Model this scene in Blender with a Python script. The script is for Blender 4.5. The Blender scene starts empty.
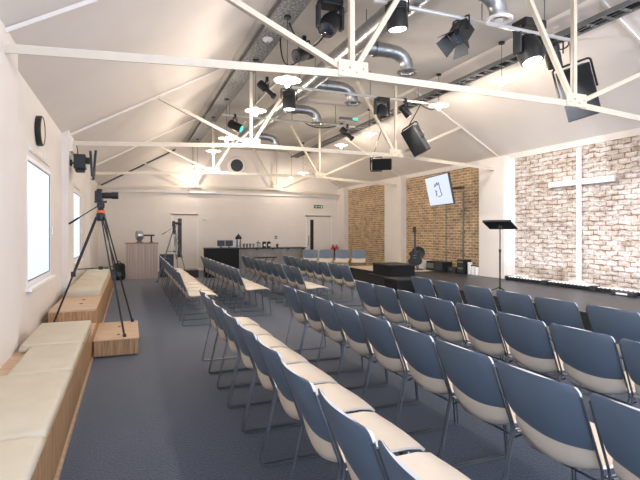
import bpy, math, random
from mathutils import Vector, Matrix
random.seed(4)
C = bpy.context.scene.collection
PI = math.pi
# ------------------------------------------------------------------ camera
F, ZE, HY, PSI = 476.0, 1.46, 231.0, math.atan(190/476)
SP, CP = math.sin(PSI), math.cos(PSI)
cam_d = bpy.data.cameras.new('camera'); cam = bpy.data.objects.new('camera', cam_d); C.objects.link(cam)
cam.location = (0, 0, ZE); cam.rotation_euler = (PI/2, 0, -PSI)
cam_d.sensor_width = 36; cam_d.lens = F/640*36; cam_d.shift_y = -(240-HY)/640
cam_d.clip_start = .05; cam_d.clip_end = 100
bpy.context.scene.camera = cam
def at(px, py, Y=None, X=None, Z=None):
    a, b = (px-320)/F, (HY-py)/F
    D = Vector((SP+CP*a, CP-SP*a, b))
    t = Y/D.y if Y is not None else (X/D.x if X is not None else (Z-ZE)/D.z)
    return Vector((0, 0, ZE)) + D*t
# ------------------------------------------------------------------ materials
def lin(c):
    return tuple(((v/255)/12.92 if v/255 <= .04045 else ((v/255+.055)/1.055)**2.4) for v in c) + (1,)
def new_mat(name):
    m = bpy.data.materials.new(name); m.use_nodes = True
    n = m.node_tree.nodes; b = n['Principled BSDF']
    return m, m.node_tree, b
def mat(name, rgb, rough=.6, metal=0, var=.06, scale=6, bump=0, bscale=60, stretch=None, spec=.5, coat=0):
    m, t, b = new_mat(name); N, L = t.nodes, t.links
    tc = N.new('ShaderNodeTexCoord'); src = tc.outputs['Object']
    if stretch:
        mp = N.new('ShaderNodeMapping'); mp.inputs['Scale'].default_value = stretch
        L.new(src, mp.inputs['Vector']); src = mp.outputs['Vector']
    nz = N.new('ShaderNodeTexNoise'); nz.inputs['Scale'].default_value = scale; nz.inputs['Detail'].default_value = 4
    L.new(src, nz.inputs['Vector'])
    rp = N.new('ShaderNodeValToRGB'); c = lin(rgb)
    rp.color_ramp.elements[0].position = .3; rp.color_ramp.elements[1].position = .7
    rp.color_ramp.elements[0].color = tuple(v*(1-var) for v in c[:3])+(1,)
    rp.color_ramp.elements[1].color = tuple(min(1, v*(1+var)) for v in c[:3])+(1,)
    L.new(nz.outputs['Fac'], rp.inputs['Fac']); L.new(rp.outputs['Color'], b.inputs['Base Color'])
    b.inputs['Roughness'].default_value = rough; b.inputs['Metallic'].default_value = metal
    b.inputs['Specular IOR Level'].default_value = spec; b.inputs['Coat Weight'].default_value = coat
    if bump:
        n2 = N.new('ShaderNodeTexNoise'); n2.inputs['Scale'].default_value = bscale; n2.inputs['Detail'].default_value = 5
        L.new(src, n2.inputs['Vector'])
        bp = N.new('ShaderNodeBump'); bp.inputs['Strength'].default_value = bump; bp.inputs['Distance'].default_value = .01
        L.new(n2.outputs['Fac'], bp.inputs['Height']); L.new(bp.outputs['Normal'], b.inputs['Normal'])
    return m
def emit(name, rgb, s, base=None):
    m, t, b = new_mat(name)
    b.inputs['Base Color'].default_value = lin(base or rgb); b.inputs['Emission Color'].default_value = lin(rgb)
    b.inputs['Emission Strength'].default_value = s
    return m
def brick_mat(name, c1, c2, mortar, bw, bh, msize, distort, blot, bump, paint):
    m, t, b = new_mat(name); N, L = t.nodes, t.links
    tc = N.new('ShaderNodeTexCoord'); sx = N.new('ShaderNodeSeparateXYZ'); cx = N.new('ShaderNodeCombineXYZ')
    L.new(tc.outputs['Object'], sx.inputs[0]); L.new(sx.outputs['Y'], cx.inputs['X']); L.new(sx.outputs['Z'], cx.inputs['Y'])
    dn = N.new('ShaderNodeTexNoise'); dn.inputs['Scale'].default_value = 5; dn.inputs['Detail'].default_value = 4
    L.new(cx.outputs[0], dn.inputs['Vector'])
    sub = N.new('ShaderNodeVectorMath'); sub.operation = 'SUBTRACT'; sub.inputs[1].default_value = (.5, .5, .5)
    sc = N.new('ShaderNodeVectorMath'); sc.operation = 'SCALE'; sc.inputs['Scale'].default_value = distort
    ad = N.new('ShaderNodeVectorMath'); ad.operation = 'ADD'
    L.new(dn.outputs['Color'], sub.inputs[0]); L.new(sub.outputs[0], sc.inputs[0]); L.new(sc.outputs[0], ad.inputs[0]); L.new(cx.outputs[0], ad.inputs[1])
    br = N.new('ShaderNodeTexBrick'); L.new(ad.outputs[0], br.inputs['Vector'])
    br.inputs['Scale'].default_value = 1; br.inputs['Brick Width'].default_value = bw; br.inputs['Row Height'].default_value = bh
    br.inputs['Mortar Size'].default_value = msize; br.inputs['Mortar Smooth'].default_value = .4; br.inputs['Bias'].default_value = -.1
    br.inputs['Color1'].default_value = lin(c1); br.inputs['Color2'].default_value = lin(c2); br.inputs['Mortar'].default_value = lin(mortar)
    nz = N.new('ShaderNodeTexNoise'); nz.inputs['Scale'].default_value = 3.0; nz.inputs['Detail'].default_value = 6; nz.inputs['Roughness'].default_value = .7
    L.new(ad.outputs[0], nz.inputs['Vector'])
    rp = N.new('ShaderNodeValToRGB'); rp.color_ramp.elements[0].position = .35; rp.color_ramp.elements[1].position = .62
    rp.color_ramp.elements[0].color = lin(blot[0]); rp.color_ramp.elements[1].color = lin(blot[1])
    L.new(nz.outputs['Fac'], rp.inputs['Fac'])
    mx = N.new('ShaderNodeMix'); mx.data_type = 'RGBA'; mx.blend_type = 'MULTIPLY'; mx.inputs['Factor'].default_value = 1
    L.new(br.outputs['Color'], mx.inputs['A']); L.new(rp.outputs['Color'], mx.inputs['B'])
    pn = N.new('ShaderNodeTexNoise'); pn.inputs['Scale'].default_value = 7; pn.inputs['Detail'].default_value = 7; pn.inputs['Roughness'].default_value = .75
    mp = N.new('ShaderNodeMapping'); mp.inputs['Scale'].default_value = (.6, 1.6, 1); L.new(cx.outputs[0], mp.inputs['Vector']); L.new(mp.outputs[0], pn.inputs['Vector'])
    pr = N.new('ShaderNodeValToRGB'); pr.color_ramp.elements[0].position = .44; pr.color_ramp.elements[1].position = .6
    pr.color_ramp.elements[0].color = (0, 0, 0, 1); pr.color_ramp.elements[1].color = (paint[1],)*3+(1,); L.new(pn.outputs['Fac'], pr.inputs['Fac'])
    px = N.new('ShaderNodeMix'); px.data_type = 'RGBA'; px.inputs['B'].default_value = lin(paint[0])
    L.new(pr.outputs['Color'], px.inputs['Factor']); L.new(mx.outputs['Result'], px.inputs['A'])
    L.new(px.outputs['Result'], b.inputs['Base Color']); b.inputs['Roughness'].default_value = .85
    n2 = N.new('ShaderNodeTexNoise'); n2.inputs['Scale'].default_value = 30; n2.inputs['Detail'].default_value = 5
    L.new(cx.outputs[0], n2.inputs['Vector'])
    ma = N.new('ShaderNodeMath'); ma.operation = 'MULTIPLY_ADD'; ma.inputs[1].default_value = -1.2
    L.new(br.outputs['Fac'], ma.inputs[0]); L.new(n2.outputs['Fac'], ma.inputs[2])
    bp = N.new('ShaderNodeBump'); bp.inputs['Strength'].default_value = bump; bp.inputs['Distance'].default_value = .03
    L.new(ma.outputs[0], bp.inputs['Height']); L.new(bp.outputs['Normal'], b.inputs['Normal'])
    return m
def wood_mat(name, c1, c2, axis_scale, rough=.5):
    return mat2(name, c1, c2, axis_scale, rough)
def mat2(name, c1, c2, stretch, rough=.5, scale=5, lo=.35, hi=.65, detail=5, bump=0):
    m, t, b = new_mat(name); N, L = t.nodes, t.links
    tc = N.new('ShaderNodeTexCoord'); mp = N.new('ShaderNodeMapping'); mp.inputs['Scale'].default_value = stretch
    nz = N.new('ShaderNodeTexNoise'); nz.inputs['Scale'].default_value = scale; nz.inputs['Detail'].default_value = detail
    rp = N.new('ShaderNodeValToRGB'); rp.color_ramp.elements[0].position = lo; rp.color_ramp.elements[1].position = hi
    rp.color_ramp.elements[0].color = lin(c1); rp.color_ramp.elements[1].color = lin(c2)
    L.new(tc.outputs['Object'], mp.inputs['Vector']); L.new(mp.outputs['Vector'], nz.inputs['Vector'])
    L.new(nz.outputs['Fac'], rp.inputs['Fac']); L.new(rp.outputs['Color'], b.inputs['Base Color'])
    b.inputs['Roughness'].default_value = rough
    if bump:
        bp = N.new('ShaderNodeBump'); bp.inputs['Strength'].default_value = bump; bp.inputs['Distance'].default_value = .01
        L.new(nz.outputs['Fac'], bp.inputs['Height']); L.new(bp.outputs['Normal'], b.inputs['Normal'])
    return m
M = {}
M['plaster'] = mat('warm_plaster', (228, 221, 213), .75, var=.02, scale=3, bump=.12, bscale=40)
M['ceil'] = mat('ceiling_plaster', (228, 221, 213), .8, var=.025, scale=1.2, bump=.1, bscale=25)
M['ceil_grey'] = mat('grey_ceiling_board', (196, 192, 186), .8, var=.06, scale=1.5, bump=.1, bscale=25)
M['steel'] = mat('cream_painted_steel', (208, 199, 180), .45, var=.03, scale=8)
M['bar'] = mat('bright_aluminium_pipe', (206, 206, 202), .35, metal=.3)
M['white'] = mat('white_paint', (240, 238, 234), .5, var=.02)
M['brick'] = brick_mat('tan_brick', (196, 158, 114), (146, 110, 76), (232, 214, 184), .225, .075, .015, .012, ((190, 188, 186), (255, 252, 245)), .7, ((226, 206, 176), .4))
M['brickw'] = brick_mat('whitewashed_brick', (228, 218, 208), (196, 178, 160), (146, 122, 98), .24, .092, .011, .10, ((200, 186, 172), (255, 253, 251)), 1.0, ((238, 231, 226), .85))
M['black'] = mat('black_metal', (26, 28, 30), .45, var=.1)
M['black_soft'] = mat('black_cloth', (22, 24, 27), .9, var=.15, scale=20, bump=.2, bscale=200)
M['dgrey'] = mat('dark_grey_plastic', (52, 56, 60), .5, var=.08)
M['mgrey'] = mat('mid_grey_plastic', (110, 112, 112), .5, var=.08)
M['back'] = mat('slate_blue_polypropylene', (100, 116, 134), .36, var=.03, scale=12, bump=.05, bscale=250)
M['edge'] = mat('pale_back_edge', (196, 200, 206), .4, var=.02)
M['seat'] = mat('cream_seat_shell', (218, 205, 186), .45, var=.02, scale=10, bump=.03, bscale=200)
M['chrome'] = mat('satin_steel_wire', (128, 132, 136), .32, metal=.85, var=.03)
M['galv'] = mat('galvanised_duct', (176, 180, 182), .32, metal=.85, var=.12, scale=14, bump=.3, bscale=24)
M['tray'] = mat2('perforated_tray', (84, 90, 94), (150, 154, 154), (1, 1, 1), .6, scale=28, lo=.42, hi=.58)
M['cushion'] = mat('beige_cushion_cloth', (200, 191, 170), .85, var=.05, scale=5, bump=.15, bscale=120)
M['wood'] = mat2('oak_veneer', (146, 108, 72), (186, 148, 106), (18, 18, 1.2), .5, scale=3)
M['wood_top'] = mat2('pale_plywood', (190, 156, 122), (212, 182, 150), (2, 14, 14), .45, scale=2)
M['slat'] = mat2('grooved_cabinet', (168, 152, 144), (204, 188, 178), (30, 1, .3), .55, scale=2)
M['stage'] = mat2('black_stage_floor', (44, 48, 54), (60, 65, 72), (3, 3, 3), .38, scale=6, bump=.05)
M['fascia'] = mat('dark_stage_fascia', (44, 46, 46), .7, var=.12, scale=5)
M['pale_floor'] = mat('pale_stage_floor', (214, 200, 180), .5, var=.05)
M['cloth'] = mat('grey_table_cloth', (150, 146, 140), .85, var=.08, scale=3, bump=.2, bscale=30)
M['glass'] = mat('pale_glass', (200, 208, 208), .1, var=.02); M['glass'].node_tree.nodes['Principled BSDF'].inputs['Transmission Weight'].default_value = .7
M['red'] = mat('red_enamel', (180, 40, 34), .4, var=.05)
M['orange'] = mat('orange_ring', (226, 96, 50), .4, var=.03)
M['green'] = mat('leaf_green', (70, 96, 56), .7, var=.2)
M['navy'] = mat('navy_plastic', (44, 56, 72), .5, var=.1)
M['bulb'] = emit('warm_bulb', (255, 232, 196), 6)
M['led'] = emit('white_led', (235, 242, 255), 5)
M['teal'] = emit('teal_indicator', (70, 220, 190), 1.2)
M['lens'] = mat('dark_lens', (40, 46, 60), .1, var=.1, coat=1)
M['enamel'] = mat('white_enamel', (244, 240, 230), .35, var=.01)
M['led_strip'] = emit('footlight_led', (240, 244, 255), .7)
def carpet():
    m, t, b = new_mat('slate_blue_carpet'); N, L = t.nodes, t.links
    tc = N.new('ShaderNodeTexCoord')
    n1 = N.new('ShaderNodeTexNoise'); n1.inputs['Scale'].default_value = 75; n1.inputs['Detail'].default_value = 3
    n2 = N.new('ShaderNodeTexNoise'); n2.inputs['Scale'].default_value = 1.3; n2.inputs['Detail'].default_value = 3
    L.new(tc.outputs['Object'], n1.inputs['Vector']); L.new(tc.outputs['Object'], n2.inputs['Vector'])
    rp = N.new('ShaderNodeValToRGB'); rp.color_ramp.elements[0].position = .3; rp.color_ramp.elements[1].position = .7
    rp.color_ramp.elements[0].color = lin((5, 12, 22)); rp.color_ramp.elements[1].color = lin((58, 78, 102))
    L.new(n1.outputs['Fac'], rp.inputs['Fac'])
    r2 = N.new('ShaderNodeValToRGB'); r2.color_ramp.elements[0].color = (.8, .8, .8, 1); r2.color_ramp.elements[1].color = (1, 1, 1, 1)
    L.new(n2.outputs['Fac'], r2.inputs['Fac'])
    mx = N.new('ShaderNodeMix'); mx.data_type = 'RGBA'; mx.blend_type = 'MULTIPLY'; mx.inputs['Factor'].default_value = 1
    L.new(rp.outputs['Color'], mx.inputs['A']); L.new(r2.outputs['Color'], mx.inputs['B']); L.new(mx.outputs['Result'], b.inputs['Base Color'])
    b.inputs['Roughness'].default_value = .75; b.inputs['Sheen Weight'].default_value = .3; b.inputs['Specular IOR Level'].default_value = .4
    bp = N.new('ShaderNodeBump'); bp.inputs['Strength'].default_value = .5; bp.inputs['Distance'].default_value = .01
    L.new(n1.outputs['Fac'], bp.inputs['Height']); L.new(bp.outputs['Normal'], b.inputs['Normal'])
    return m
M['carpet'] = carpet()
# ------------------------------------------------------------------ mesh builder
class MB:
    def __init__(s): s.v, s.f, s.m, s.k = [], [], [], 0
    def add(s, vs, fs):
        o = len(s.v); s.v += [Vector(v) for v in vs]
        for f in fs: s.f.append([i+o for i in f]); s.m.append(s.k)
        return s
    def box(s, lo, hi, R=None, off=None):
        (a, b, c), (d, e, g) = lo, hi
        vs = [Vector(p) for p in ((a,b,c),(d,b,c),(d,e,c),(a,e,c),(a,b,g),(d,b,g),(d,e,g),(a,e,g))]
        if R is not None: vs = [R @ p for p in vs]
        if off is not None: vs = [p+Vector(off) for p in vs]
        return s.add(vs, [(0,3,2,1),(4,5,6,7),(0,1,5,4),(1,2,6,5),(2,3,7,6),(3,0,4,7)])
    def cbox(s, c, d, R=None):
        h = Vector(d)/2
        return s.box(-h, h, R or Matrix.Identity(3), c)
    def prism(s, pts, axis, a, b):
        n = len(pts)
        def P(p, t): return {'X': (t, p[0], p[1]), 'Y': (p[0], t, p[1]), 'Z': (p[0], p[1], t)}[axis]
        vs = [P(p, a) for p in pts]+[P(p, b) for p in pts]
        return s.add(vs, [tuple(range(n))[::-1], tuple(range(n, 2*n))]+[(i, (i+1) % n, n+(i+1) % n, n+i) for i in range(n)])
    def tube(s, path, r, n=8, closed=False, cap=True):
        P = [Vector(p) for p in path]; rs = r if isinstance(r, (list, tuple)) else [r]*len(P)
        m = len(P); prev = None; rings = []
        for i in range(m):
            if closed: d = (P[(i+1) % m]-P[i-1])
            else: d = (P[min(i+1, m-1)]-P[max(i-1, 0)])
            d.normalize()
            if prev is None:
                u = d.orthogonal().normalized()
            else:
                u = (prev-d*prev.dot(d))
                u = u.normalized() if u.length > 1e-5 else d.orthogonal().normalized()
            prev = u; w = d.cross(u)
            rings.append([P[i]+(u*math.cos(2*PI*k/n)+w*math.sin(2*PI*k/n))*rs[i] for k in range(n)])
        vs = [p for q in rings for p in q]; fs = []
        for i in range(m if closed else m-1):
            j = (i+1) % m
            for k in range(n): fs.append((i*n+k, i*n+(k+1) % n, j*n+(k+1) % n, j*n+k))
        if cap and not closed: fs += [tuple(range(n))[::-1], tuple(range((m-1)*n, m*n))]
        return s.add(vs, fs)
    def lathe(s, prof, o=(0, 0, 0), axis=(0, 0, 1), n=20):
        a = Vector(axis).normalized(); o = Vector(o)
        return s.tube([o+a*z for r, z in prof], [max(r, .0005) for r, z in prof], n) if False else s._lathe(prof, o, a, n)
    def _lathe(s, prof, o, a, n):
        u = a.orthogonal().normalized(); w = a.cross(u); m = len(prof)
        vs = [o+a*z+(u*math.cos(2*PI*k/n)+w*math.sin(2*PI*k/n))*max(r, .0004) for r, z in prof for k in range(n)]
        fs = [(i*n+k, i*n+(k+1) % n, (i+1)*n+(k+1) % n, (i+1)*n+k) for i in range(m-1) for k in range(n)]
        fs += [tuple(range(n))[::-1], tuple(range((m-1)*n, m*n))]
        return s.add(vs, fs)
    def beam(s, p0, p1, w=.07, t=.012, side=(0, 1, 0), d=None):
        """rolled steel angle: one flange facing the viewer side, one across"""
        p0, p1 = Vector(p0), Vector(p1); L = p1-p0; x = L.normalized(); y = Vector(side); y = (y-x*y.dot(x)).normalized(); z = x.cross(y)
        R = Matrix((x, y, z)).transposed(); d = d or w
        s.box((0, -d/2, -w/2), (L.length, -d/2+t, w/2), R, p0)
        s.box((0, -d/2+t, w/2-t), (L.length, d/2, w/2), R, p0)
        return s
    def build(s, name, mats, parent=None, smooth=True, bevel=0, loc=None, ang=.6):
        me = bpy.data.meshes.new(name)
        me.from_pydata([tuple(v) for v in s.v], [], s.f)
        mats = mats if isinstance(mats, list) else [mats]
        for x in mats: me.materials.append(x)
        for p, k in zip(me.polygons, s.m): p.material_index = k; p.use_smooth = smooth
        if smooth: me.set_sharp_from_angle(angle=ang)
        me.update()
        o = bpy.data.objects.new(name, me); C.objects.link(o)
        if parent: o.parent = parent
        if loc is not None: o.location = loc
        if bevel:
            b = o.modifiers.new('bevel', 'BEVEL'); b.width = bevel; b.segments = 2; b.limit_method = 'ANGLE'
        return o
def tag(o, label=None, cat=None, group=None, kind=None):
    if label: o['label'] = label
    if cat: o['category'] = cat
    if group: o['group'] = group
    if kind: o['kind'] = kind
    return o
def thing(name, label, cat, loc=(0, 0, 0), rz=0, group=None):
    o = bpy.data.objects.new(name, None); C.objects.link(o); o.location = loc; o.rotation_euler = (0, 0, rz); o.empty_display_size = .1
    return tag(o, label, cat, group)
def struct(name, mb, m, smooth=False): return tag(mb.build(name, m, smooth=smooth), kind='structure')
def dup(root, loc, rz=None, label=None, group=None):
    r = root.copy(); C.objects.link(r); r.location = loc
    if rz is not None: r.rotation_euler = (0, 0, rz)
    if label: r['label'] = label
    if group: r['group'] = group
    for ch in list(root.children):
        c = ch.copy(); C.objects.link(c); c.parent = r
        for g in list(ch.children):
            d = g.copy(); C.objects.link(d); d.parent = c
    return r
def arc(p0, p1, p2, n=5):
    """quadratic bend"""
    p0, p1, p2 = Vector(p0), Vector(p1), Vector(p2)
    return [p0*(1-t)**2+p1*2*t*(1-t)+p2*t*t for t in [i/n for i in range(n+1)]]
def bent(pts, r=.04, n=4):
    P = [Vector(p) for p in pts]; out = [P[0]]
    for i in range(1, len(P)-1):
        a = (P[i-1]-P[i]); b = (P[i+1]-P[i]); k = min(r, a.length*.45, b.length*.45)
        out += arc(P[i]+a.normalized()*k, P[i], P[i]+b.normalized()*k, n)
    return out+[P[-1]]
# ------------------------------------------------------------------ room shell
WX, WP, RX, RP, BY, Y0 = -1.03, -.93, 8.2, 8.0, 18.1, -2.5
SL, ZC = .56, 4.60
def cz(x): return min(ZC, 3.05+SL*(x-WX), 3.05+SL*(2*3.75-WX-x))
XA, XB = WX+(ZC-3.05)/SL, 7.5-WX-(ZC-3.05)/SL
m = MB(); m.box((WX-.4, Y0, -.1), (RX+.4, BY+.3, 0)); struct('floor', m, M['carpet'])
m = MB()
pl = [(WX-.3, cz(WX)-.3*SL), (XA, ZC), (XB, ZC), (RX+.35, cz(RX)-.35*SL)]
m.prism(pl+[(x, z+.12) for x, z in pl[::-1]], 'Y', Y0, BY+.2)
m.k = 1
m.box((XA, Y0, ZC-.006), (XB, BY, ZC+.01))
struct('ceiling', m, [M['ceil'], M['ceil_grey']])
# left wall with window openings
WIN = [(5.9, 7.56), (10.35, 11.9)]; WZ0, WZ1 = .86, 2.28
m = MB(); ys = [4.95]+[y for w in WIN for y in w]+[BY+.2]
for i in range(0, len(ys), 2): m.box((WX-.3, ys[i], 0), (WX, ys[i+1], 3.1))
for a, b in WIN:
    m.box((WX-.3, a, 0), (WX, b, WZ0)); m.box((WX-.3, a, WZ1), (WX, b, 3.1))
m.box((WX-.3, Y0, 0), (WP, 4.95, 3.1))
struct('wall_left', m, M['plaster'])
n_t = 0
for a, b in ((8.72, 9.5), (13.1, 13.9)):
    n_t += 1
    m = MB(); m.box((WX, a, 0), (WP, b, 3.12)); m.box((WP, a+.1, 2.78), (WP+.05, b-.1, 3.0))
    struct('trim_%d' % n_t, m, M['plaster'])
m = MB(); m.prism([(WX-.3, 0), (RX+.3, 0), (RX+.3, 3.1), (XB, ZC+.05), (XA, ZC+.05), (WX-.3, 3.1)], 'Y', BY, BY+.2)
struct('wall_back', m, M['plaster'])
m = MB(); m.box((WX, BY-.07, 2.84), (RX, BY, 2.92)); m.box((2.0, BY-.16, 2.86), (3.0, BY-.02, 2.98))
n_t += 1; struct('trim_%d' % n_t, m, M['white'])
n_t += 1; m = MB(); m.prism([(WX+.1, cz(WX+.1)-.02), (XA-.2, cz(XA-.2)-.02), (XA-.2, cz(XA-.2)-.09), (WX+.1, cz(WX+.1)-.09)], 'Y', BY-.06, BY-.01); struct('trim_%d' % n_t, m, M['dgrey'])  # dark strip along the left gable slope, just under the ceiling
# right wall: plaster core, brick panels, pilasters
m = MB(); m.box((RX+.02, Y0, 0), (RX+.35, BY+.2, 3.3)); m.box((RX-.02, Y0, 3.12), (RX+.03, BY, 3.25)); struct('wall_right', m, M['plaster'])
for a, b, mt, nm in ((4.95, 8.5, 'brickw', 'wall_right_front'), (9.4, 13.1, 'brick', 'wall_right_middle'), (14.1, 17.5, 'brick', 'wall_right_rear')):
    m = MB(); m.box((RX, a, 0), (RX+.03, b, 3.13)); struct(nm, m, M[mt])
for a, b in ((4.0, 4.95), (8.62, 9.46), (13.1, 14.15), (17.45, BY)):
    n_t += 1; m = MB(); m.box((RP, a, 0), (RX+.03, b, 3.2)); struct('trim_%d' % n_t, m, M['plaster'])
n_t += 1; m = MB(); m.box((RX-.05, 8.48, 0), (RX+.03, 8.62, 3.14)); struct('trim_%d' % n_t, m, M['white'])
# baseboards
m = MB(); m.box((WX, BY-.02, 0), (1.36, BY, .1)); m.box((2.36, BY-.02, 0), (6.55, BY, .1)); struct('baseboard_back', m, M['white'])
# stage
m = MB(); m.prism([(5.75, .5), (RX, .5), (RX, 11.0), (5.75, 11.0)], 'Z', .0, .34); m.k = 1
m.prism([(5.73, .5), (RX, .5), (RX, 11.0), (5.73, 11.0)], 'Z', .34, .36)
struct('stage_platform', m, [M['fascia'], M['stage']])
m = MB(); m.prism([(6.3, 11.0), (RX, 11.0), (RX, 13.4), (6.3, 13.4)], 'Z', 0, .34); m.k = 1
m.prism([(6.28, 11.0), (RX, 11.0), (RX, 13.4), (6.28, 13.4)], 'Z', .34, .36); struct('stage_platform.001', m, [M['fascia'], M['pale_floor']])
m = MB(); m.box((RX-.05, 4.95, .36), (RX, 8.48, .42)); struct('baseboard_right', m, M['white'])
# windows
def pane_mat():
    m, t, b = new_mat('bright_frosted_pane'); N, L = t.nodes, t.links
    tc = N.new('ShaderNodeTexCoord'); mp = N.new('ShaderNodeMapping'); mp.inputs['Scale'].default_value = (1, 3, .8)
    nz = N.new('ShaderNodeTexNoise'); nz.inputs['Scale'].default_value = 2.5
    rp = N.new('ShaderNodeValToRGB'); rp.color_ramp.elements[0].color = lin((182, 198, 240)); rp.color_ramp.elements[1].color = lin((206, 219, 255))
    L.new(tc.outputs['Object'], mp.inputs[0]); L.new(mp.outputs[0], nz.inputs['Vector']); L.new(nz.outputs['Fac'], rp.inputs[0])
    L.new(rp.outputs[0], b.inputs['Emission Color']); b.inputs['Emission Strength'].default_value = PANE
    b.inputs['Base Color'].default_value = (.3, .32, .36, 1); b.inputs['Roughness'].default_value = .3
    return m
PANE = 1.2
M['pane'] = pane_mat()
for i, (a, b) in enumerate(WIN):
    w = bpy.data.objects.new('window_%d' % (i+1), None); C.objects.link(w); w.location = (WX, (a+b)/2, WZ0); tag(w, kind='structure')
    h = (b-a)/2; H = WZ1-WZ0
    m = MB()
    for lo, hi in (((-.05, -h, 0), (.004, -h+.045, H)), ((-.05, h-.045, 0), (.004, h, H)), ((-.05, -h+.045, 0), (.004, h-.045, .045)), ((-.05, -h+.045, H-.045), (.004, h-.045, H))): m.box(lo, hi)
    m.build('window_frame', M['white'], w, smooth=False)
    m = MB(); g_ = .045
    for lo, hi in (((-.012, -h+g_, g_), (-.002, -h+g_+.012, H-g_)), ((-.012, h-g_-.012, g_), (-.002, h-g_, H-g_)), ((-.012, -h+g_, H-g_-.012), (-.002, h-g_, H-g_)), ((-.012, -h+g_, g_), (-.002, h-g_, g_+.012))): m.box(lo, hi)
    m.build('gasket', M['mgrey'], w, smooth=False)
    m = MB(); m.box((-.03, -h+.045, .045), (-.012, h-.045, H-.045)); m.build('pane', M['pane'], w, smooth=False)
    m = MB(); m.box((-.01, -h-.05, -.05), (.06, h+.05, -.015)); m.build('window_sill', M['white'], w, smooth=False, bevel=.005)
    m = MB(); m.box((-.01, h-.04, .62), (.005, h-.01, .76)); m.box((.005, h-.035, .66), (.03, h-.015, .69)); m.box((.02, h-.035, .56), (.032, h-.015, .69)); m.build('handle', M['white'], w, smooth=False)
    m = MB(); m.box((0, -h+.1, H+.06), (.012, h-.1, H+.13))
    for k in range(6): m.box((.012, -h+.15+k*.2, H+.07), (.018, -h+.31+k*.2, H+.12))
    m.build('trickle_vent', M['mgrey'] if False else M['plaster'], w, smooth=False)
# doors on the back wall
def door(n, x0, x1, sx):
    d = bpy.data.objects.new('door_%d' % n, None); C.objects.link(d); d.location = ((x0+x1)/2, BY, 0); tag(d, kind='structure')
    w = (x1-x0)/2
    m = MB(); m.box((-w-.05, -.03, 0), (-w, 0, 2.1)); m.box((w, -.03, 0), (w+.05, 0, 2.1)); m.box((-w-.05, -.03, 2.04), (w+.05, 0, 2.1)); m.build('door_frame', M['white'], d, smooth=False)
    m = MB(); m.box((-w, -.02, 0), (w, -.005, 2.04)); m.build('leaf', M['plaster'], d, smooth=False)
    m = MB(); m.box((-w, -.045, 2.05), (w, -.03, 2.09)); m.build('door_closer_rail', M['mgrey'], d, smooth=False)
    m = MB(); a = sx-(x0+x1)/2; m.box((a-.07, -.03, .5), (a+.07, -.02, 1.92)); m.build('glass_panel', M['black'], d, smooth=False)
    m = MB(); m.tube(bent([(a-.16, -.02, .9), (a-.16, -.08, .9), (a-.16, -.08, 1.25), (a-.16, -.02, 1.25)], .02), .012); m.build('door_handle', M['chrome'], d)
door(1, 1.44, 2.30, 1.69); door(2, 6.64, 7.7, 6.86)
# ------------------------------------------------------------------ roof trusses
TY = [4.5, 8.95, 13.4, 17.85]
tl = ['cream steel roof truss spanning the room closest above the chairs', 'cream roof truss second from the viewer, ending on the pillar beside the screen',
      'cream steel roof truss, third from the viewer, in front of the round vent', 'cream steel roof truss lying right against the far gable wall']
for ti, y in enumerate(TY):
    t = thing('roof_truss', tl[ti], 'truss', (3.75, y, 2.9))
    def T(x, z): return Vector((x-3.75, 0, z-2.9))
    N1, N2 = T(2.15, 3.09), T(5.33, 3.09); L0, R0 = T(-.96, 2.92), T(8.1, 2.92)
    m = MB(); m.beam(L0, N1, .075); m.beam(N1, N2, .075); m.beam(N2, R0, .075); m.build('bottom_chord', M['steel'], t, smooth=False)
    for s in (-1, 1):
        a = Vector((s*(3.75+.93), 0, 3.07-2.9)); b = Vector((s*2.1, 0, cz(3.75-2.1)-.03-2.9))
        m = MB(); m.beam(a, b, .036); m.build('rafter', M['ceil'], t, smooth=False)
        n = N1 if s < 0 else N2
        m = MB(); m.beam(n, (n.x, 0, ZC-2.9), .055); m.build('vertical_strut', M['steel'], t, smooth=False)
        m = MB(); m.beam(n, (n.x-s*(ZC-3.09)/1.62, 0, ZC-2.9), .055); m.build('diagonal_brace', M['steel'], t, smooth=False)
        xo = 3.75+s*3.28; m = MB(); m.beam(n, (s*3.28, 0, cz(xo)-.05-2.9), .055); m.build('diagonal_brace', M['steel'], t, smooth=False)
        m = MB(); m.cbox((n.x, -.045, n.z+.05), (.34, .012, .17))
        for q in range(4): m.lathe([(.012, 0), (.012, .012), (.006, .016)], (n.x-.12+q*.08, -.051, n.z+.02+.04*(q % 2)), (0, -1, 0), 8)
        m.build('gusset_plate', M['steel'], t, smooth=False)
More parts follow.
